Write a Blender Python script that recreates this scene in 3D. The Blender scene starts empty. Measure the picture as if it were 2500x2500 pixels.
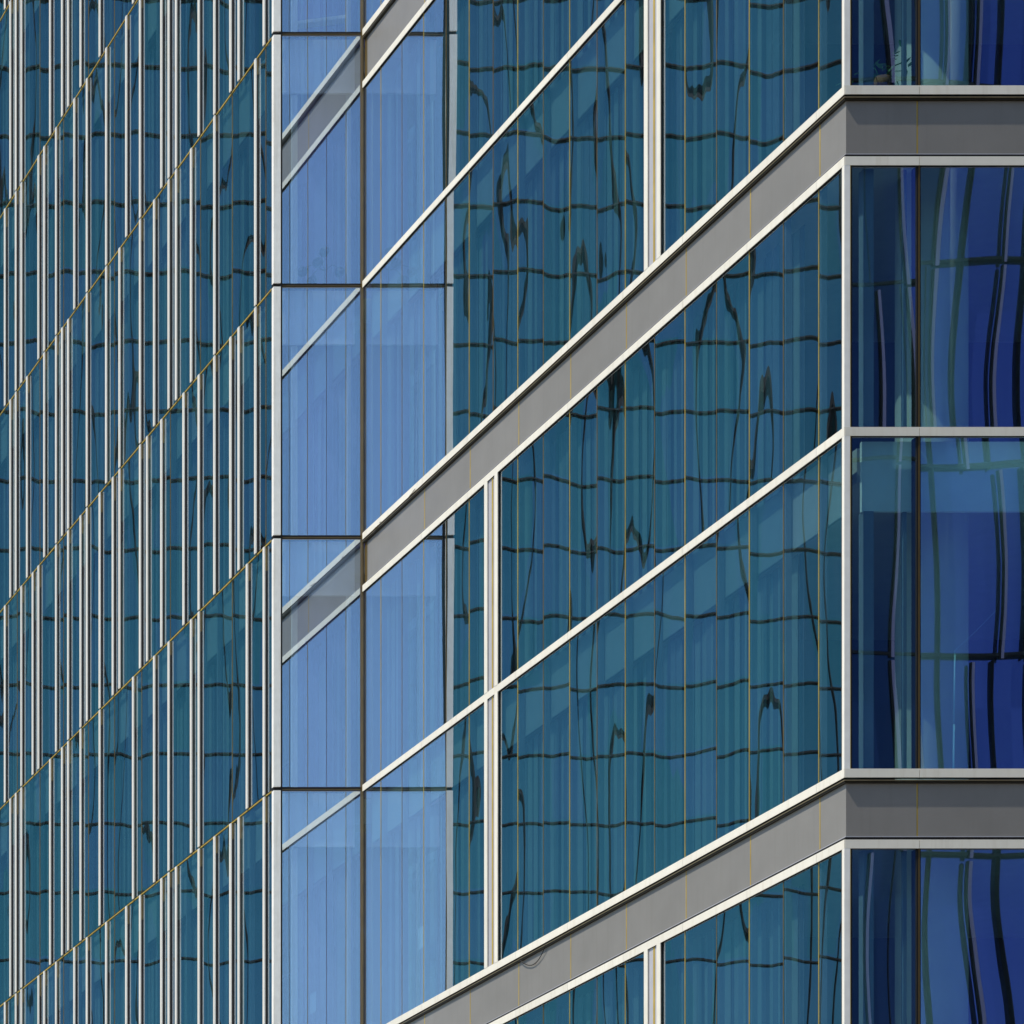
import bpy, bmesh, math, random
from mathutils import Vector
random.seed(7)
S = bpy.context.scene
C = S.collection

# ------------------------------------------------------------------ camera
cam = bpy.data.cameras.new('camera'); co = bpy.data.objects.new('camera', cam); C.objects.link(co)
co.location = (0, 0, 0); co.rotation_euler = (math.radians(90), 0, 0)
cam.sensor_width = 36; cam.lens = 115.2
cam.shift_x = 1.468; cam.shift_y = 1.2488
cam.clip_end = 3000
S.camera = co

# ------------------------------------------------------------------ sky, sun, exposure
SUN = Vector((-0.52, -0.125, 0.87)).normalized()          # towards the sun
elev = math.asin(SUN.z); az = math.atan2(SUN.x, SUN.y)
W = bpy.data.worlds.new('World'); S.world = W; W.use_nodes = True
nt = W.node_tree; nt.nodes.clear()
sky = nt.nodes.new('ShaderNodeTexSky'); sky.sky_type = 'NISHITA'; sky.sun_disc = False
sky.sun_elevation = elev; sky.sun_rotation = az % (2*math.pi)
sky.air_density = 1.15; sky.dust_density = 0.3; sky.ozone_density = 3.4
bg = nt.nodes.new('ShaderNodeBackground'); bg.inputs[1].default_value = 0.128
wo = nt.nodes.new('ShaderNodeOutputWorld')
nt.links.new(sky.outputs[0], bg.inputs[0]); nt.links.new(bg.outputs[0], wo.inputs[0])
sl = bpy.data.lights.new('sun', 'SUN'); sl.energy = 3.7; sl.angle = math.radians(0.53); sl.color = (1.0, 0.915, 0.775)
so = bpy.data.objects.new('sun', sl); C.objects.link(so)
so.rotation_euler = SUN.to_track_quat('Z', 'Y').to_euler()
V = S.view_settings
V.view_transform = 'Standard'; V.look = 'None'; V.gamma = 1; V.use_curve_mapping = False
V.exposure = 0.42
S.cycles.max_bounces = 14; S.cycles.glossy_bounces = 8; S.cycles.transparent_max_bounces = 24
S.cycles.diffuse_bounces = 3
S.cycles.sample_clamp_indirect = 4

# ------------------------------------------------------------------ materials
MATS = {}
def mat(name):
    m = bpy.data.materials.new(name); m.use_nodes = True
    n = m.node_tree; n.nodes.clear()
    out = n.nodes.new('ShaderNodeOutputMaterial')
    MATS[name] = m
    return m, n, out
def N(n, t, **kw):
    x = n.nodes.new(t)
    for k, v in kw.items(): setattr(x, k, v)
    return x
def paint(name, col, rough=0.45, spec=0.4, mottle=0.06, scale=6.0, streak=0.0, metal=0.0, dirt=(0.55, 0.47, 0.33)):
    m, n, out = mat(name)
    b = N(n, 'ShaderNodeBsdfPrincipled'); b.inputs['Roughness'].default_value = rough
    b.inputs['Specular IOR Level'].default_value = spec; b.inputs['Metallic'].default_value = metal
    g = N(n, 'ShaderNodeNewGeometry')
    t = N(n, 'ShaderNodeTexNoise'); t.inputs['Scale'].default_value = scale; t.inputs['Detail'].default_value = 5
    n.links.new(g.outputs['Position'], t.inputs['Vector'])
    r = N(n, 'ShaderNodeMapRange'); r.inputs[1].default_value = .3; r.inputs[2].default_value = .7
    r.inputs[3].default_value = 1 - mottle; r.inputs[4].default_value = 1 + mottle
    n.links.new(t.outputs['Fac'], r.inputs[0])
    oi = N(n, 'ShaderNodeObjectInfo')
    r2 = N(n, 'ShaderNodeMapRange'); r2.inputs[3].default_value = .96; r2.inputs[4].default_value = 1.04
    n.links.new(oi.outputs['Random'], r2.inputs[0])
    mu = N(n, 'ShaderNodeMath', operation='MULTIPLY'); n.links.new(r.outputs[0], mu.inputs[0]); n.links.new(r2.outputs[0], mu.inputs[1])
    vm = N(n, 'ShaderNodeVectorMath', operation='SCALE'); vm.inputs[0].default_value = col
    n.links.new(mu.outputs[0], vm.inputs['Scale'])
    last = vm.outputs[0]
    if streak > 0:                                      # rain streaks and rust coloured weathering
        sx = N(n, 'ShaderNodeMapping'); sx.inputs['Scale'].default_value = (14, 14, 1.1)
        n.links.new(g.outputs['Position'], sx.inputs[0])
        t2 = N(n, 'ShaderNodeTexNoise'); t2.inputs['Scale'].default_value = 1.0; t2.inputs['Detail'].default_value = 6
        n.links.new(sx.outputs[0], t2.inputs['Vector'])
        r3 = N(n, 'ShaderNodeMapRange'); r3.inputs[1].default_value = .52; r3.inputs[2].default_value = .8
        r3.inputs[3].default_value = 0; r3.inputs[4].default_value = streak
        n.links.new(t2.outputs['Fac'], r3.inputs[0])
        mx = N(n, 'ShaderNodeMix', data_type='RGBA'); mx.inputs[7].default_value = (*[c*d for c, d in zip(col, dirt)], 1)
        n.links.new(r3.outputs[0], mx.inputs[0]); n.links.new(last, mx.inputs[6]); last = mx.outputs[2]
    n.links.new(last, b.inputs['Base Color'])
    n.links.new(b.outputs[0], out.inputs[0])
    return m

def glass(name, refl, trans, fac, ah, av, tilt_h, tilt_v, sh=1.0, sv=0.45, fine=0.12, dirt=0.02):
    """coated glass: tinted mirror over tinted see-through; every pane bows and tilts a little"""
    m, n, out = mat(name)
    g = N(n, 'ShaderNodeNewGeometry'); oi = N(n, 'ShaderNodeObjectInfo')
    sp = N(n, 'ShaderNodeSeparateXYZ'); n.links.new(g.outputs['Position'], sp.inputs[0])
    ad = N(n, 'ShaderNodeMath', operation='ADD'); n.links.new(sp.outputs[0], ad.inputs[0]); n.links.new(sp.outputs[1], ad.inputs[1])
    rn = N(n, 'ShaderNodeMath', operation='MULTIPLY'); rn.inputs[1].default_value = 171.3; n.links.new(oi.outputs['Random'], rn.inputs[0])
    cb = N(n, 'ShaderNodeCombineXYZ'); n.links.new(ad.outputs[0], cb.inputs[0]); n.links.new(sp.outputs[2], cb.inputs[1]); n.links.new(rn.outputs[0], cb.inputs[2])
    tot = None
    for (a, b, k, det) in ((sh, sv, 1.0, 0.0), (sh*4.2, sv*3.4, fine, 1.0)):
        mp = N(n, 'ShaderNodeMapping'); mp.inputs['Scale'].default_value = (a, b, 1.0); n.links.new(cb.outputs[0], mp.inputs[0])
        t = N(n, 'ShaderNodeTexNoise'); t.inputs['Scale'].default_value = 1.0; t.inputs['Detail'].default_value = det
        n.links.new(mp.outputs[0], t.inputs['Vector'])
        s = N(n, 'ShaderNodeVectorMath', operation='SUBTRACT'); s.inputs[1].default_value = (.5, .5, .5); n.links.new(t.outputs['Color'], s.inputs[0])
        q = N(n, 'ShaderNodeVectorMath', operation='MULTIPLY'); q.inputs[1].default_value = (ah*k, ah*k, av*k); n.links.new(s.outputs[0], q.inputs[0])
        if tot is None: tot = q.outputs[0]
        else:
            aa = N(n, 'ShaderNodeVectorMath', operation='ADD'); n.links.new(tot, aa.inputs[0]); n.links.new(q.outputs[0], aa.inputs[1]); tot = aa.outputs[0]
    wn = N(n, 'ShaderNodeTexWhiteNoise', noise_dimensions='1D'); n.links.new(rn.outputs[0], wn.inputs['W'])
    s = N(n, 'ShaderNodeVectorMath', operation='SUBTRACT'); s.inputs[1].default_value = (.5, .5, .5); n.links.new(wn.outputs['Color'], s.inputs[0])
    q = N(n, 'ShaderNodeVectorMath', operation='MULTIPLY'); q.inputs[1].default_value = (tilt_h, tilt_h, tilt_v); n.links.new(s.outputs[0], q.inputs[0])
    aa = N(n, 'ShaderNodeVectorMath', operation='ADD'); n.links.new(tot, aa.inputs[0]); n.links.new(q.outputs[0], aa.inputs[1])
    ab = N(n, 'ShaderNodeVectorMath', operation='ADD'); n.links.new(aa.outputs[0], ab.inputs[0]); n.links.new(g.outputs['Normal'], ab.inputs[1])
    nm = N(n, 'ShaderNodeVectorMath', operation='NORMALIZE'); n.links.new(ab.outputs[0], nm.inputs[0])
    gl = N(n, 'ShaderNodeBsdfGlossy'); gl.inputs['Color'].default_value = (*refl, 1); gl.inputs['Roughness'].default_value = 0.0
    n.links.new(nm.outputs[0], gl.inputs['Normal'])
    tr = N(n, 'ShaderNodeBsdfTransparent'); tr.inputs[0].default_value = (*trans, 1)
    mx = N(n, 'ShaderNodeMixShader'); mx.inputs[0].default_value = fac
    n.links.new(tr.outputs[0], mx.inputs[1]); n.links.new(gl.outputs[0], mx.inputs[2])
    # dust film
    df = N(n, 'ShaderNodeBsdfDiffuse'); df.inputs[0].default_value = (.5, .55, .6, 1)
    mp = N(n, 'ShaderNodeMapping'); mp.inputs['Scale'].default_value = (9, 9, 0.8); n.links.new(g.outputs['Position'], mp.inputs[0])
    t = N(n, 'ShaderNodeTexNoise'); t.inputs['Scale'].default_value = 1.0; t.inputs['Detail'].default_value = 5; n.links.new(mp.outputs[0], t.inputs['Vector'])
    r = N(n, 'ShaderNodeMapRange'); r.inputs[1].default_value = .35; r.inputs[2].default_value = .75; r.inputs[3].default_value = dirt*.2; r.inputs[4].default_value = dirt
    n.links.new(t.outputs['Fac'], r.inputs[0])
    m2 = N(n, 'ShaderNodeMixShader'); n.links.new(r.outputs[0], m2.inputs[0]); n.links.new(mx.outputs[0], m2.inputs[1]); n.links.new(df.outputs[0], m2.inputs[2])
    # inner side of the sheet only lets light through
    t2 = N(n, 'ShaderNodeBsdfTransparent')
    m3 = N(n, 'ShaderNodeMixShader'); n.links.new(g.outputs['Backfacing'], m3.inputs[0]); n.links.new(m2.outputs[0], m3.inputs[1]); n.links.new(t2.outputs[0], m3.inputs[2])
    n.links.new(m3.outputs[0], out.inputs[0])
    return m

WHITE = paint('white_painted_metal', (.79, .75, .645), .42, .4, .03, 5, .25)
FINW = paint('white_fin_paint', (.73, .70, .63), .42, .4, .03, 3, .12)
POST = paint('pale_post_metal', (.86, .84, .78), .45, .4, .05, 9, .35)
GREY = paint('grey_panel_paint', (.220, .210, .193), .42, .40, .05, 2.2, .28, dirt=(.78, .76, .72))
LGREY = paint('light_grey_channel', (.42, .42, .45), .4, .4, .03)
BLACK = paint('black_gasket', (.012, .011, .010), .6, .25, .1)
WEB = paint('dark_fin_web', (.030, .022, .018), .5, .3, .1)
BRONZE = paint('dark_bronze_metal', (.105, .070, .018), .45, .5, .15, 4, .5)
SOFF = paint('dark_soffit_metal', (.022, .016, .006), .5, .3, .2)
BRONZL = paint('bronze_lip', (.16, .13, .075), .4, .5, .15, 6, .4)
GOLD = paint('golden_sealant', (.42, .30, .06), .5, .4, .18, 3, .5, dirt=(.35, .3, .25))
BROWN = paint('brown_sealant', (.16, .11, .04), .55, .3, .25, 3, .5, dirt=(.35, .3, .25))
INNER = paint('inner_mullion_paint', (.14, .19, .25), .6, .2, .05)
BULK = paint('bulkhead_blue_grey', (.22, .285, .325), .7, .2, .03)
BLIND = paint('vertical_blind_fabric', (.34, .44, .50), .9, .1, .05)
CEIL = paint('ceiling_paint', (.55, .57, .58), .8, .2, .04)
DARKW = paint('interior_wall', (.10, .13, .17), .8, .2, .06, 1)
PALEW = paint('violet_screen_fabric', (.38, .36, .68), .8, .2, .06, 1)
COLM = paint('column_plaster', (.52, .57, .58), .7, .2, .04, 3)
BULKF = paint('pale_bulkhead_paint', (.74, .82, .88), .7, .2, .03)
IPOST = paint('inner_post_paint', (.20, .26, .34), .7, .2, .04, 3)
GROUND = paint('pale_paving', (.24, .23, .21), .8, .2, .1, .2)
STREETM = paint('asphalt', (.055, .055, .058), .85, .2, .12, .5)
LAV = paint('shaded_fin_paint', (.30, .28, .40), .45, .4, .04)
LAMPM = paint('lamp_shade_metal', (.02, .02, .05), .4, .5, .05)
LAMPB = paint('lamp_bulb_glass', (.5, .5, .6), .2, .5, .05)
POLEM = paint('pale_blue_pole', (.55, .78, .88), .35, .5, .04)
PAPER = paint('white_paper', (.8, .82, .8), .8, .1, .03)
NOTE = paint('pale_note_paper', (.34, .42, .48), .8, .1, .03)
LEAF = paint('leaf_green', (.05, .22, .08), .5, .4, .25, 12)
POTM = paint('pot_clay', (.25, .12, .07), .7, .2, .1)
WIRE = paint('black_cable', (.02, .018, .015), .6, .3, .1)
TWIG = paint('dry_twig', (.10, .075, .04), .8, .1, .2, 20)

GL_W = glass('coated_glass_blue', (.84, .92, 1.0), (.72, 1.0, .96), .63, .0145, .0042, .006, .0009, 1.05, .27, .12, .008)
GL_C = glass('coated_glass_corner', (.84, .92, 1.0), (.80, 1.0, .95), .50, .0145, .0042, .006, .0009, 1.05, .27, .12, .008)  # made clearer than the other panes to send more sun onto the column
GL_F = glass('coated_glass_blue_flat', (.80, .92, 1.0), (.84, .90, 1.0), .61, .004, .002, .0015, .0008, .8, .35, .10, .008)
GL_R = glass('coated_glass_deep_blue', (.76, .82, 1.0), (.66, 1.0, .98), .50, .010, .005, .010, .005, .75, .34, .05, .006)

def town_glass(name, ca, cb, px, pz, x0, z0, rough=.03, diff=.15):
    """facade glass of a neighbouring tower: panes differ slightly in tint"""
    m, n, out = mat(name)
    g = N(n, 'ShaderNodeNewGeometry'); sp = N(n, 'ShaderNodeSeparateXYZ'); n.links.new(g.outputs['Position'], sp.inputs[0])
    def cell(sock, p, o):
        a = N(n, 'ShaderNodeMath', operation='SUBTRACT'); a.inputs[1].default_value = o; n.links.new(sock, a.inputs[0])
        d = N(n, 'ShaderNodeMath', operation='DIVIDE'); d.inputs[1].default_value = p; n.links.new(a.outputs[0], d.inputs[0])
        f = N(n, 'ShaderNodeMath', operation='FLOOR'); n.links.new(d.outputs[0], f.inputs[0]); return f.outputs[0]
    c = N(n, 'ShaderNodeCombineXYZ'); n.links.new(cell(sp.outputs[0], px, x0), c.inputs[0]); n.links.new(cell(sp.outputs[2], pz, z0), c.inputs[1])
    wn = N(n, 'ShaderNodeTexWhiteNoise', noise_dimensions='2D'); n.links.new(c.outputs[0], wn.inputs['Vector'])
    mx = N(n, 'ShaderNodeMix', data_type='RGBA'); mx.inputs[6].default_value = (*ca, 1); mx.inputs[7].default_value = (*cb, 1); n.links.new(wn.outputs['Value'], mx.inputs[0])
    gl = N(n, 'ShaderNodeBsdfGlossy'); gl.inputs['Roughness'].default_value = rough; n.links.new(mx.outputs[2], gl.inputs['Color'])
    df = N(n, 'ShaderNodeBsdfDiffuse'); n.links.new(mx.outputs[2], df.inputs[0])
    ms = N(n, 'ShaderNodeMixShader'); ms.inputs[0].default_value = diff; n.links.new(gl.outputs[0], ms.inputs[1]); n.links.new(df.outputs[0], ms.inputs[2])
    n.links.new(ms.outputs[0], out.inputs[0]); return m

# ------------------------------------------------------------------ object helpers
CUBES = {}
def unit_cube(m):
    if m.name not in CUBES:
        bm = bmesh.new(); bmesh.ops.create_cube(bm, size=1); me = bpy.data.meshes.new('box_of_' + m.name); bm.to_mesh(me); bm.free()
        me.materials.append(m); CUBES[m.name] = me
    return CUBES[m.name]
def thing(name, label, cat, loc, group=None):
    o = bpy.data.objects.new(name, None); C.objects.link(o); o.location = loc; o.empty_display_size = .2
    o['label'] = label; o['category'] = cat
    if group: o['group'] = group
    return o
def put(o, parent, world):
    w = Vector(world); p = parent
    while p is not None: w -= p.location; p = p.parent
    o.location = w
def box(name, m, parent, x, y, z, kind=None, label=None):
    """box part given by its world extents"""
    o = bpy.data.objects.new(name, unit_cube(m)); C.objects.link(o)
    c = ((x[0]+x[1])/2, (y[0]+y[1])/2, (z[0]+z[1])/2)
    o.scale = (abs(x[1]-x[0]), abs(y[1]-y[0]), abs(z[1]-z[0]))
    if parent is not None: o.parent = parent; put(o, parent, c)
    else: o.location = c
    if kind: o['kind'] = kind
    if label: o['label'] = label
    return o
def node_part(name, parent, at):
    """an Empty that is a part and carries sub-parts"""
    o = bpy.data.objects.new(name, None); C.objects.link(o); o.empty_display_size = .1
    o.parent = parent; put(o, parent, at); return o
def mesh_obj(name, me, parent, world, rot=None, label=None):
    o = bpy.data.objects.new(name, me); C.objects.link(o)
    if parent is not None: o.parent = parent; put(o, parent, world)
    else: o.location = world
    if rot: o.rotation_euler = rot
    if label: o['label'] = label
    return o
def bm_mesh(name, bm, m, smooth=False):
    me = bpy.data.meshes.new(name); bm.normal_update(); bm.to_mesh(me); bm.free(); me.materials.append(m)
    if smooth:
        for p in me.polygons: p.use_smooth = True
    return me
def tube(bm, pts, r, seg=6):
    rings = []
    n = len(pts)
    for i, p in enumerate(pts):
        p = Vector(p); d = (Vector(pts[min(i+1, n-1)]) - Vector(pts[max(i-1, 0)])).normalized()
        u = d.cross(Vector((0, 0, 1)) if abs(d.z) < .95 else Vector((1, 0, 0))).normalized(); v = d.cross(u)
        rr = r[i] if isinstance(r, (list, tuple)) else r
        rings.append([bm.verts.new(p + rr*(math.cos(2*math.pi*k/seg)*u + math.sin(2*math.pi*k/seg)*v)) for k in range(seg)])
    for a, b in zip(rings, rings[1:]):
        for k in range(seg): bm.faces.new((a[k], a[(k+1) % seg], b[(k+1) % seg], b[k]))
    bm.faces.new(rings[0][::-1]); bm.faces.new(rings[-1])
def lathe(bm, prof, seg=24, M=None):
    rings = [[bm.verts.new((r*math.cos(2*math.pi*k/seg), r*math.sin(2*math.pi*k/seg), z)) for k in range(seg)] for r, z in prof]
    for a, b in zip(rings, rings[1:]):
        for k in range(seg): bm.faces.new((a[k], a[(k+1) % seg], b[(k+1) % seg], b[k]))
    bm.faces.new(rings[0][::-1]); bm.faces.new(rings[-1])

# ------------------------------------------------------------------ measures
XW, YR, YF, XL = 20.955, 37.41, 50.74, 19.586      # faces: wing side, wing front, tower front, tower side
GROUND_Z = -1.7
def ZK(k): return 15.52 + 3.9*k
KS = range(-3, 6)
JY = [37.99 + .7577*j for j in range(17)]
JX = [21.815 + 1.515*i for i in range(7)]
XEND = 30.9

# ------------------------------------------------------------------ setting
box('ground', GROUND, None, (-400, 400), (-300, 700), (GROUND_Z-.5, GROUND_Z), 'structure')
box('street', STREETM, None, (-14, 6), (-300, 700), (GROUND_Z-.3, GROUND_Z+.004), 'structure')

# ------------------------------------------------------------------ the wing (side face W, front face R)
wing = thing('glass_wing', 'glass office wing at right with grey spandrel bands, white transoms and a sharp corner', 'building', (XW, YR, GROUND_Z))
GW = XW + .030     # outer face of the side glass
GR = YR + .030
def wing_top(k):   # upper end of the glass of storey k
    return ZK(k+1) - .03 if (k+1) % 2 == 0 else ZK(k+1) - .84
# horizontal caps; levels: every ZK and the lower edge of the odd bands
def side_breaks():
    b = [YR] + [JY[j] for j in range(0, 17, 2)]
    return b[:-1] + [YF - .01]
SB = side_breaks()
RB = [XW] + JX + [XEND]
def cap_run(zc, top_band=False, low_band=False):
    for a, b in zip(SB, SB[1:]):
        box('transom_cap', WHITE, wing, (XW, XW+.008), (a+.003, b-.003), (zc-.05, zc+.05))
    box('transom_web', BLACK, wing, (XW+.008, GW+.05), (YR+.012, YF-.012), (zc-.044, zc+.044))
    for a, b in zip(RB, RB[1:]):
        box('transom_cap', WHITE, wing, (a+.003 + (.0055 if a == XW else 0), b-.003), (YR+.0, YR+.008), (zc-.05, zc+.05))
    box('transom_web', BLACK, wing, (GW+.051, XEND), (YR+.008, GR+.05), (zc-.044, zc+.044))
for k in KS:
    z = ZK(k)
    cap_run(z)
    if k % 2:
        cap_run(z - .81)
        # lip, soffit, panels, ledge
        box('drip_lip', BRONZL, wing, (XW+.002, XW+.014), (YR+.002, YF-.012), (z-.086, z-.075))
        box('drip_lip', BRONZL, wing, (XW+.014, XEND), (YR+.002, YR+.014), (z-.086, z-.075))
        box('soffit', SOFF, wing, (XW+.012, XW+.12), (YR+.014, YF-.012), (z-.108, z-.087))
        box('soffit', SOFF, wing, (XW+.12, XEND), (YR+.012, YR+.12), (z-.108, z-.087))
        PX = XW + .045; PY = YR + .045
        edges = [PY] + [JY[j] for j in range(0, 17, 2)]
        edges[-1] = YF - .08
        for a, b in zip(edges, edges[1:]):
            box('spandrel_panel', GREY, wing, (PX, PX+.03), (a + (.0 if a == PY else .008), b-.008), (z-.71, z-.108))
            if b < YF-.1: box('panel_seal', GOLD, wing, (PX-.003, PX+.02), (b-.0079, b+.0079), (z-.71, z-.108))
        box('corner_trim', BRONZE, wing, (PX-.006, PX+.03), (YF-.088, YF-.012), (z-.75, z-.108))
        ex = [PX] + JX + [XEND]
        for a, b in zip(ex, ex[1:]):
            box('spandrel_panel', GREY, wing, (a + (.0005 if a == PX else .010), b-.010), (PY-.001, PY+.03), (z-.71, z-.108))
            if b < XEND: box('panel_seal', GOLD, wing, (b-.009, b+.006), (PY+.001, PY+.03), (z-.71, z-.108))
        box('panel_ledge', LGREY, wing, (XW+.036, XW+.09), (YR+.036, YF-.09), (z-.722, z-.711))
        box('panel_ledge', LGREY, wing, (XW+.09, XEND), (YR+.036, YR+.09), (z-.722, z-.711))
        box('recess', BLACK, wing, (XW+.030, XW+.12), (YR+.03, YF-.012), (z-.765, z-.723))
        box('recess', BLACK, wing, (XW+.12, XEND), (YR+.03, YR+.12), (z-.765, z-.723))

# panel blinds: hanging fabric panels of three tones at slightly different depths, one shared mesh per variant
BLINDL = paint('pale_blind_fabric', (.17, .24, .27), .9, .1, .05)
BLINDM = paint('mid_blind_fabric', (.11, .16, .21), .9, .1, .05)
BLINDD = paint('dark_blind_fabric', (.06, .085, .125), .9, .1, .05)
def blind_mesh(seed):
    rnd = random.Random(seed); bm = bmesh.new()
    e = [0, .13, .30, .36, .46, .60, .66, .84, 1.0]; tone = [2, 0, 1, 0, 2, 0, 1, 0]
    for a, b, t in zip(e, e[1:], tone):
        a += rnd.uniform(-.01, .01) if a > 0 else 0
        x = rnd.uniform(-.03, .03)
        for dx, fl in ((x, 0), (x+.006, 1)):
            v = [bm.verts.new(p) for p in ((dx, a-.5, 0), (dx, b-.5, 0), (dx, b-.5, 1), (dx, a-.5, 1))]
            f = bm.faces.new(v if fl else v[::-1]); f.material_index = (t + (1 if rnd.random() < .12 else 0)) % 3
    me = bm_mesh('blind_panels', bm, BLINDL); me.materials.append(BLINDM); me.materials.append(BLINDD)
    return me
BLINDS = [blind_mesh(i) for i in range(5)]

def dbl_joint(k): return 11 if k in (-1, 0) else 5
for k in list(KS)[:-1]:
    z0, z1 = ZK(k) + .03, wing_top(k)
    zc0, zc1 = ZK(k) + .05, z1 + .03 - .05
    bul = ZK(k+1) - .86 if (k+1) % 2 == 0 else ZK(k+1) - .90
    # side panes
    e = [YR + .085] + JY + [YF - .004]
    for i, (a, b) in enumerate(zip(e, e[1:])):
        box('window_pane', GL_C if i < 2 else GL_W, wing, (GW, GW+.012), (a+.003, b-.003), (z0, z1))
        if i < 2: continue                       # no blind at the corner: the sun reaches the column
        o = mesh_obj('blind', BLINDS[random.randrange(5)], wing, (GW+.22, (a+b)/2, z0)); o.scale = (1, (b-a), bul - z0)
    for j, y in enumerate(JY):
        g = j % 2 == 0
        box('joint_seal', GOLD if g else BROWN, wing, (GW-(.005 if g else .0035), GW+.012), (y-.003, y+.003), (zc0, zc1))
        box('inner_mullion', INNER, wing, (GW+.016, GW+.085), (y-.022, y+.022), (z0, z1))
    if (k+1) % 2 == 0:
        box('bulkhead', BULK, wing, (GW+.10, GW+.14), (YR+.25, YF-.06), (bul, ZK(k+1)-.06))
        box('bulkhead', BULKF, wing, (GW+.25, XEND), (YR+.14, YR+.18), (bul, ZK(k+1)-.06))
    # corner post
    cp = node_part('corner_post', wing, (XW, YR, z0))
    box('post_cap', POST, cp, (XW+.001, XW+.068), (YR+.001, YR+.012), (zc0, zc1))
    box('post_cap', WHITE, cp, (XW+.0012, XW+.012), (YR+.012, YR+.050), (zc0, zc1))
    box('post_core', BLACK, cp, (XW+.012, XW+.098), (YR+.013, YR+.078), (zc0, zc1))
    box('post_seal', GOLD, cp, (XW+.0685, XW+.078), (YR+.004, YR+.0125), (zc0, zc1))
    # front panes and mullions
    ex = [XW + .10] + JX + [XEND]
    for a, b in zip(ex, ex[1:]):
        box('window_pane', GL_R, wing, (a + (.0 if a == XW+.10 else .026), b-.026), (GR, GR+.012), (z0, z1))
        if b < XEND:
            mu = node_part('mullion', wing, (b, GR, z0))
            box('mullion_body', BLACK, mu, (b-.024, b+.024), (GR-.012, GR+.09), (zc0, zc1))
            box('mullion_seal', BRONZE, mu, (b-.001, b+.009), (GR-.016, GR-.0121), (zc0, zc1))
    # lining post behind the corner, interior column
    box('inner_post', IPOST, wing, (XW+.295, XW+.41), (GR+.10, GR+.2), (z0, bul if (k+1) % 2 == 0 else z1))
    box('inner_post', IPOST, wing, (JX[0]-.10, JX[0]-.06), (GR+.12, GR+.16), (z0, bul if (k+1) % 2 == 0 else z1))
    # double fin on the side face
    y = JY[dbl_joint(k)]
    dm = node_part('double_fin', wing, (XW, y, z0))
    for d, wm in ((-.155, BLACK), (.165, LGREY)):
        box('fin_cap', WHITE, dm, (XW-.003, XW+.0085), (y+d-.045, y+d+.045), (zc0+.002, zc1-.002))
        box('fin_web', wm, dm, (XW+.0085, GW-.001), (y+d-.03, y+d+.03), (zc0+.002, zc1-.002))
    box('fin_channel', LGREY, dm, (XW+.020, GW-.0025), (y-.125, y+.135), (zc0+.002, zc1-.002))
    box('fin_seam', GOLD, dm, (XW+.016, XW+.0199), (y-.03, y+.012), (zc0+.002, zc1-.002))
# floors, inner walls, column, hidden body
for k in range(-4, 7):
    box('floor_slab', CEIL, wing, (GW+.30, XEND), (GR+.30, YF-.10), (ZK(k)-.45, ZK(k)-.06))
box('inner_wall', DARKW, wing, (GW+.8, XEND), (YR+5.5, YR+5.6), (GROUND_Z, ZK(5)))
box('inner_wall', DARKW, wing, (GW+4.0, GW+4.1), (YR+5.7, YF-.15), (GROUND_Z, ZK(5)))
box('end_wall', GREY, wing, (XEND, XEND+.3), (YR, YF), (GROUND_Z, ZK(6)))
box('end_wall', GREY, wing, (GW+.1, XEND), (YF-.09, YF-.045), (GROUND_Z, ZK(6)))
bm = bmesh.new(); lathe(bm, [(.375, GROUND_Z), (.375, ZK(6)-.1)], 40)
mesh_obj('round_column', bm_mesh('round_column', bm, COLM, True), wing, (22.62, 38.55, 0)).location
box('base_storeys', GREY, wing, (XW+.06, XEND), (YR+.06, YF-.05), (GROUND_Z, ZK(-3)-.06))
box('roof_storey', GREY, wing, (XW+.06, XEND), (YR+.06, YF-.05), (ZK(5)+.06, ZK(6)))

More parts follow.
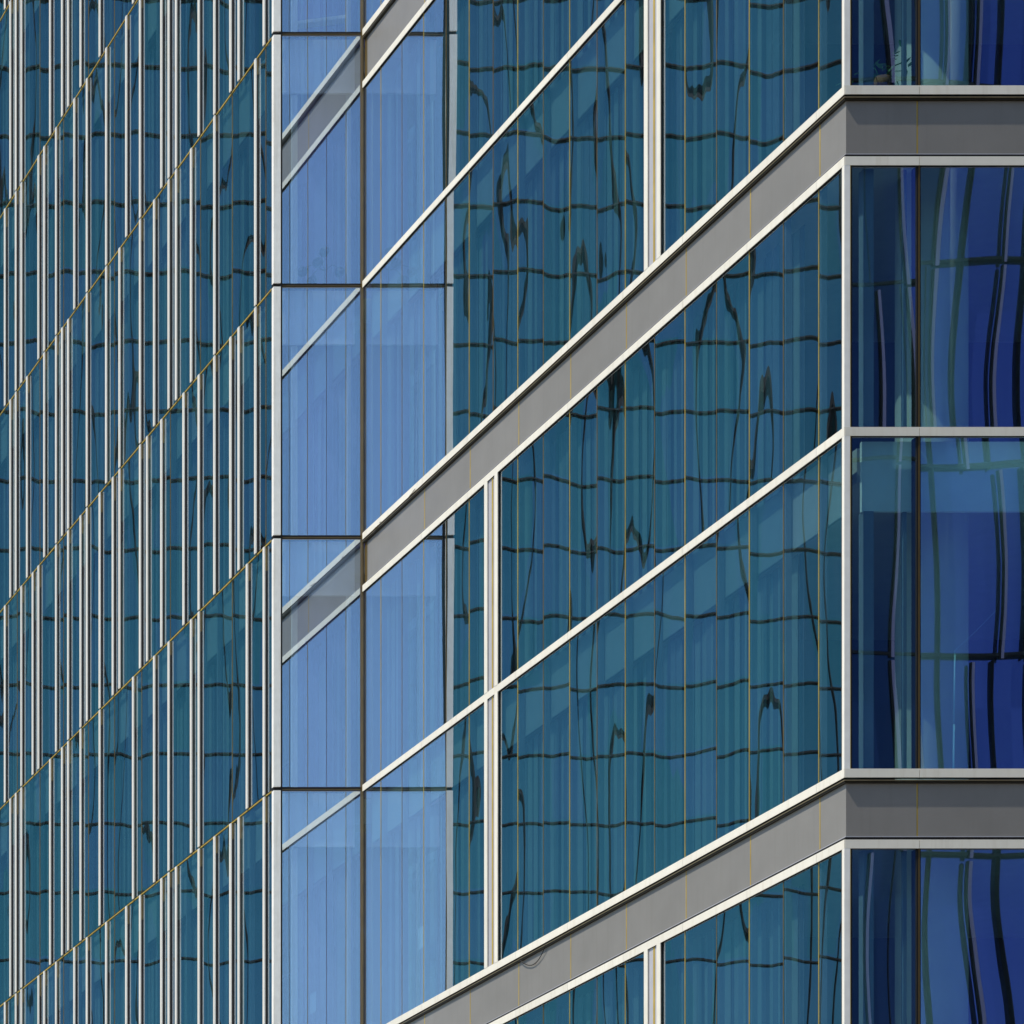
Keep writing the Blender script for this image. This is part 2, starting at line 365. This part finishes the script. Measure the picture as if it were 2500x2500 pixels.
# ------------------------------------------------------------------ the tower (front face F, finned side face L)
tower = thing('finned_tower', 'glass tower at left with white vertical fins in irregular rhythm and a pale corner post', 'building', (XL, YF, GROUND_Z))
GLX = XL + .030; GFY = YF + .030
Y0, PITCH = 51.13, .70
YE = Y0 + PITCH*22
FINS = {3: (0, 3, 4, 6, 8, 11, 12, 13, 16, 18, 21, 24, 26, 29, 31, 32, 35, 36, 38),
        2: (1, 6, 9, 11, 12, 14, 16, 19, 21, 24, 27, 28, 29, 31, 34, 36, 37),
        1: (1, 3, 4, 6, 8, 10, 13, 15, 16, 19, 20, 22, 24, 25, 27, 29, 32, 33, 35, 38),
        0: (0, 2, 8, 9, 12, 14, 17, 22, 25, 27, 28, 30, 35, 36, 37)}
TK = range(-2, 6)
for k in TK:
    z0, z1 = ZK(k) + .028, ZK(k+1) - .028
    # side panes
    e = [YF + .085] + [Y0 + PITCH*i for i in range(23)]
    e2 = [e[0], e[1]] + e[3::2]
    for a, b in zip(e2, e2[1:]):
        box('window_pane', GL_W, tower, (GLX, GLX+.012), (a+.003, b-.003), (z0, z1))
    for i, y in enumerate(e[1:]):
        if i % 2 == 0: box('joint_seal', BROWN, tower, (GLX-.006, GLX+.012), (y-.003, y+.003), (z0, z1))
        box('inner_mullion', INNER, tower, (GLX+.016, GLX+.085), (y-.022, y+.022), (z0, z1))
    for a, b in list(zip(e, e[1:]))[3:]:
        o = mesh_obj('blind', BLINDS[random.randrange(5)], tower, (GLX+.24, (a+b)/2, z0)); o.scale = (1, (b-a), z1 - .85 - z0)
    box('bulkhead', BULK, tower, (GLX+.10, GLX+.14), (YF+.2, YE), (z1-.82, z1))
    # storey joint on the side
    box('storey_joint', GOLD, tower, (GLX-.012, GLX+.012), (YF+.07, YE), (ZK(k)-.014, ZK(k)+.006))
    box('storey_gap', BLACK, tower, (GLX+.002, GLX+.02), (YF+.07, YE), (ZK(k)+.006, ZK(k)+.026))
    # fins
    hs = FINS[k % 4] if k % 4 in FINS else FINS[k % 4]
    for h in list(hs) + [41, 43]:
        y = Y0 + .35*h
        fin = node_part('fin', tower, (GLX, y, z0))
        box('fin_cap', FINW, fin, (GLX-.040, GLX-.022), (y-.033, y+.033), (z0-.012, z1+.012))
        box('fin_web', WEB, fin, (GLX-.022, GLX-.001), (y-.03, y+.03), (z0-.004, z1+.004))
        hb = random.uniform(.22, .42)
        box('fin_top_stain', BROWN, fin, (GLX-.020, GLX-.0012), (y-.034, y-.0305), (z1-hb, z1))  # brown stain at the fin top, built as a thin strip
    # front pane and its frame
    zf0, zf1 = ZK(k) + .034, ZK(k+1) - .034
    box('window_pane', GL_F, tower, (XL+.140, XW-.0085), (GFY, GFY+.012), (zf0, zf1))
    box('corner_post', POST, tower, (XL, XL+.110), (YF, YF+.075), (zf0-.006, zf1+.006))
    box('post_gasket', BLACK, tower, (XL+.110, XL+.1395), (YF+.012, YF+.074), (zf0-.03, zf1+.03))
    box('front_joint', BLACK, tower, (XL+.006, XW-.0085), (YF+.026, YF+.10), (ZK(k)-.034, ZK(k)+.028))
    box('front_joint_seal', BRONZE, tower, (XL+.14, XW-.0085), (YF+.018, YF+.0259), (ZK(k)-.016, ZK(k)-.004))
    box('pane_edge', LGREY, tower, (XL+.14, XW-.0085), (YF+.024, GFY-.001), (zf1-.002, zf1+.004))
    fr = node_part('corner_mullion', tower, (XW-.04, YF, zf0))
    box('mullion_body', BRONZE, fr, (XW-.007, GW-.001), (YF+.0, YF+.05), (ZK(k), ZK(k+1)))
    box('mullion_seal', BRONZL, fr, (XW+.004, XW+.018), (YF-.004, YF-.0002), (ZK(k), ZK(k+1)))
    box('bulkhead', BULKF, tower, (XL+.2, XW-.06), (GFY+.10, GFY+.14), (zf1-.83, zf1))
    box('inner_post', BULKF, tower, (XL+.36, XL+.445), (GFY+.16, GFY+.2), (zf0, zf1-.83))
    box('inner_post', COLM, tower, (XW-.16, XW-.11), (GFY+.12, GFY+.2), (zf0, zf1))
    box('inner_screen', PALEW, tower, (XL+.51, XW+.9), (GFY+.45, GFY+.47), (zf0-.03, zf1-.5))
for k in range(-2, 7):
    box('floor_slab', CEIL, tower, (GLX+.35, 36), (GFY+.30, YE), (ZK(k)-.45, ZK(k)-.06))
box('inner_wall', DARKW, tower, (GLX+4, GLX+4.1), (GFY+2.1, YE), (GROUND_Z, ZK(6)))
box('end_wall', GREY, tower, (XL+.05, 36), (YE, YE+.3), (GROUND_Z, ZK(7)))
box('base_storeys', GREY, tower, (XL+.06, XW+4), (YF+.06, YE), (GROUND_Z, ZK(-2)-.06))
box('roof_storey', GREY, tower, (XL+.06, XW+4), (YF+.06, YE), (ZK(6)+.06, ZK(7)))

# ------------------------------------------------------------------ the two neighbours the glass mirrors
TEAL = town_glass('teal_tower_glass', (.058, .205, .20), (.082, .195, .25), 1.62, 3.9, -80, .55)
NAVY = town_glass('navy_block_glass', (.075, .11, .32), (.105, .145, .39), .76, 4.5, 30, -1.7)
NAVYD = town_glass('navy_block_shaded_glass', (.02, .04, .09), (.03, .055, .12), .76, 4.5, 30, -1.7)  # shade of the block's return put into a darker tint
tt = thing('teal_tower', 'tall teal glass tower along the street, seen only mirrored in the side glass', 'building', (-35, 186, GROUND_Z))
box('glass_wall', TEAL, tt, (-84, 14), (186, 214), (GROUND_Z, 150))
for i in range(39):
    z = 0.30 + 3.9*i
    if z < 148: box('floor_band', BLACK, tt, (-84.1, 14.1), (185.8, 186.1), (z-.043, z+.043))
for i in range(61):
    x = -83.5 + 1.62*i
    if i % 4 != 3: box('mullion', BLACK, tt, (x-.03, x+.03), (185.9, 186.1), (GROUND_Z, 150))
nb = thing('navy_block', 'navy glass block with pale fins, seen only mirrored in the front glass at right', 'building', (49, -2, GROUND_Z))
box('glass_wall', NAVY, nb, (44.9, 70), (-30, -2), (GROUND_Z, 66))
box('shaded_return_wall', NAVYD, nb, (14, 44.9), (-30, -1.9), (GROUND_Z, 66))  # lengthened out of view to the left to keep skylight off the wing front
for i in range(15):
    z = GROUND_Z + 4.5*i + 1.2
    box('floor_band', BLACK, nb, (34, 70), (-2.05, -1.86), (z-.035, z+.035))
    rnd = random.Random(50+i)
    for j in range(24):
        x = 34.4 + 1.5*j + rnd.choice((0, 0, .75)); box('mullion', BLACK, nb, (x+.55, x+.57), (-1.99, -1.88), (z-.1, z+4.4))
        f = node_part('fin', nb, (x, -1.9, z))
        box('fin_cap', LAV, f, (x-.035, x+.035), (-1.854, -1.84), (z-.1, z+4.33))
        box('fin_web', BLACK, f, (x-.07, x-.035), (-1.93, -1.855), (z-.1, z+4.33))

# ------------------------------------------------------------------ small things
def P(px, py, Y): return Vector(((px+2420)/8000*Y, Y, (4372-py)/8000*Y))
# loose cable under the lower band
Yc = 8000*(XW)/(1300+2420)
cb = bmesh.new(); zb = ZK(-1)
pts = []
for i in range(15):
    t = i/14; pts.append((XW + .005 + .02*math.sin(3*t), Yc + .42 - .80*t, zb - .06 - .19*math.sin(math.pi*t)**.8))
tube(cb, pts, .006, 6)
o = mesh_obj('loose_cable', bm_mesh('loose_cable', cb, WIRE, True), None, (0, 0, 0)); o['label'] = 'thin dark cable hanging loose in a loop under the lowest white transom'; o['category'] = 'cable'
def twig(px, py_unused, zt, lab, seed):
    rnd = random.Random(seed); bm = bmesh.new(); y = 8000*XW/(px+2420)
    for i in range(7):
        a = Vector((XW+.0 + rnd.uniform(-.01, .02), y + rnd.uniform(-.12, .12), zt - .06 + rnd.uniform(-.03, .015)))
        d = Vector((rnd.uniform(-.03, .02), rnd.uniform(-.16, .16), rnd.uniform(-.05, .04)))
        tube(bm, [a-d*.5, a+d*.1+Vector((0, 0, .01)), a+d*.5], [.004, .006, .002], 5)
    o = mesh_obj('twig_tuft', bm_mesh('twig_tuft', bm, TWIG), None, (0, 0, 0)); o['label'] = lab; o['category'] = 'twigs'
twig(922, 0, ZK(1), 'small tuft of dry twigs caught under the upper transom right beside the bronze corner mullion', 3)
twig(1010, 0, ZK(1), 'single dark scrap of twig caught under the upper transom where the reflected post passes', 5)
# five-armed lamp behind the tower glass
Yl = GFY + .24; base = P(793, 700, Yl)
lamp = thing('five_arm_lamp', 'lamp with five dark cup shades on thin arms, seen faintly through the pale blue glass', 'lamp', base)
cb = bmesh.new(); tube(cb, [(0, 0, 0), (0, 0, .25)], .008)
mesh_obj('stem', bm_mesh('stem', cb, LAMPM), lamp, base)
top = base + Vector((0, 0, .25))
cup = bmesh.new(); lathe(cup, [(.015, .13), (.045, .10), (.074, .03), (.078, 0), (.07, 0), (.04, .07)], 20); CUP = bm_mesh('cup_shade', cup, LAMPM, True)
bl = bmesh.new(); bmesh.ops.create_uvsphere(bl, u_segments=12, v_segments=8, radius=.028); BUL = bm_mesh('bulb', bl, LAMPB, True)
for (px, py, rx, ry) in ((737, 664, 1.9, -.9), (774, 642, 1.8, -.6), (791, 616, 1.6, 0.1), (829, 664, 1.9, .5), (760, 684, 2.6, -.2)):
    q = P(px, py, Yl)
    ab = bmesh.new(); mid = (top+q)/2 + Vector((0, 0, .10)); tube(ab, [top-base, mid-base, q-base+Vector((0, 0, .06))], .004, 5)
    arm = mesh_obj('arm', bm_mesh('arm', ab, LAMPM), lamp, base)
    sh = bpy.data.objects.new('cup_shade', CUP); C.objects.link(sh); sh.parent = arm; sh.location = q - base; sh.rotation_euler = (rx, ry, 0)
    bu = bpy.data.objects.new('bulb', BUL); C.objects.link(bu); bu.parent = arm; bu.location = q - base + Vector((0, -.03, .0))
# shelf with plants one floor above the lamp
Ys = GFY + .30; a = P(722, 62, Ys); b = P(848, 46, Ys)
shf = bmesh.new(); bmesh.ops.create_cube(shf, size=1)
o = mesh_obj('window_shelf', bm_mesh('window_shelf', shf, PAPER), None, (a+b)/2); o.scale = ((b-a).length, .18, .05); o.rotation_euler = (0, -math.atan2(b.z-a.z, b.x-a.x), 0)
o['label'] = 'pale narrow shelf behind the topmost pale blue pane'; o['category'] = 'shelf'
def leaf_cluster(name, centre, n, spread, size, seed, base, lab, cat):
    rnd = random.Random(seed)
    t = thing(name, lab, cat, base)
    pb = bmesh.new(); lathe(pb, [(.07, 0), (.10, .16), (.09, .16)], 16); mesh_obj('pot', bm_mesh('pot', pb, POTM, True), t, base)
    sb = bmesh.new(); lb = bmesh.new()
    for i in range(n):
        p = Vector((rnd.gauss(0, spread[0]), rnd.gauss(0, spread[1]), rnd.gauss(0, spread[2]))) + centre - base
        if i % 4 == 0: tube(sb, [(0, 0, .14), p*.5+Vector((0, 0, .12)), p], .004, 5)
        u = Vector((rnd.uniform(-1, 1), rnd.uniform(-1, .2), rnd.uniform(-.7, .7))).normalized(); v = u.cross(Vector((0, 0, 1))).normalized(); s = size*rnd.uniform(.6, 1.3)
        vs = [lb.verts.new(p + u*s*x + v*s*y + Vector((0, 0, -.15*s*abs(x)))) for x, y in ((-1, 0), (-.3, .42), (.5, .34), (1, 0), (.5, -.34), (-.3, -.42))]
        lb.faces.new(vs)
    mesh_obj('stem', bm_mesh('stem', sb, LEAF), t, base)
    f = mesh_obj('foliage', bm_mesh('foliage', lb, LEAF), t, base); f['kind'] = 'stuff'
leaf_cluster('potted_plant', P(2150, 170, GR+.45), 46, (.20, .06, .16), .05, 4, P(2150, 226, GR+.45), 'leafy green house plant behind the top right corner window', 'plant')
# telescopic pole with its cord
Yp = GR + .28; q0 = P(2326, 1990, Yp); q1 = P(2331, 1588, Yp)
pole = thing('telescopic_pole', 'slim pale blue pole with a cord at its tip, standing behind the right window', 'pole', q0)
cb = bmesh.new(); d = q1-q0; tube(cb, [(0, 0, 0), d*.55], .012, 8); mesh_obj('lower_tube', bm_mesh('lower_tube', cb, POLEM, True), pole, q0)
cb = bmesh.new(); tube(cb, [d*.56, d*.975], .010, 8); mesh_obj('upper_tube', bm_mesh('upper_tube', cb, POLEM, True), pole, q0)
cb = bmesh.new(); tube(cb, [d*.975, d], [.006, .003], 8); mesh_obj('tip', bm_mesh('tip', cb, POLEM, True), pole, q0)
cb = bmesh.new(); q2 = P(2432, 1490, Yp+.15) - q0; tube(cb, [d, (d+q2)/2 - Vector((0, 0, .012)), q2], .0022, 5); mesh_obj('cord', bm_mesh('cord', cb, POLEM), pole, q0)
# sheet of paper on the inside of the wing glass
ya = 8000*XW/(1030+2420); yb = 8000*XW/(1011+2420); zc = (4372-2288)/8000*(ya+yb)/2
o = box('paper_sheet', NOTE, None, (GW+.030, GW+.032), (ya, yb), (zc-.16, zc+.16)); o['label'] = 'pale sheet of paper stuck low on the side glass left of the reflected post'; o['category'] = 'paper'
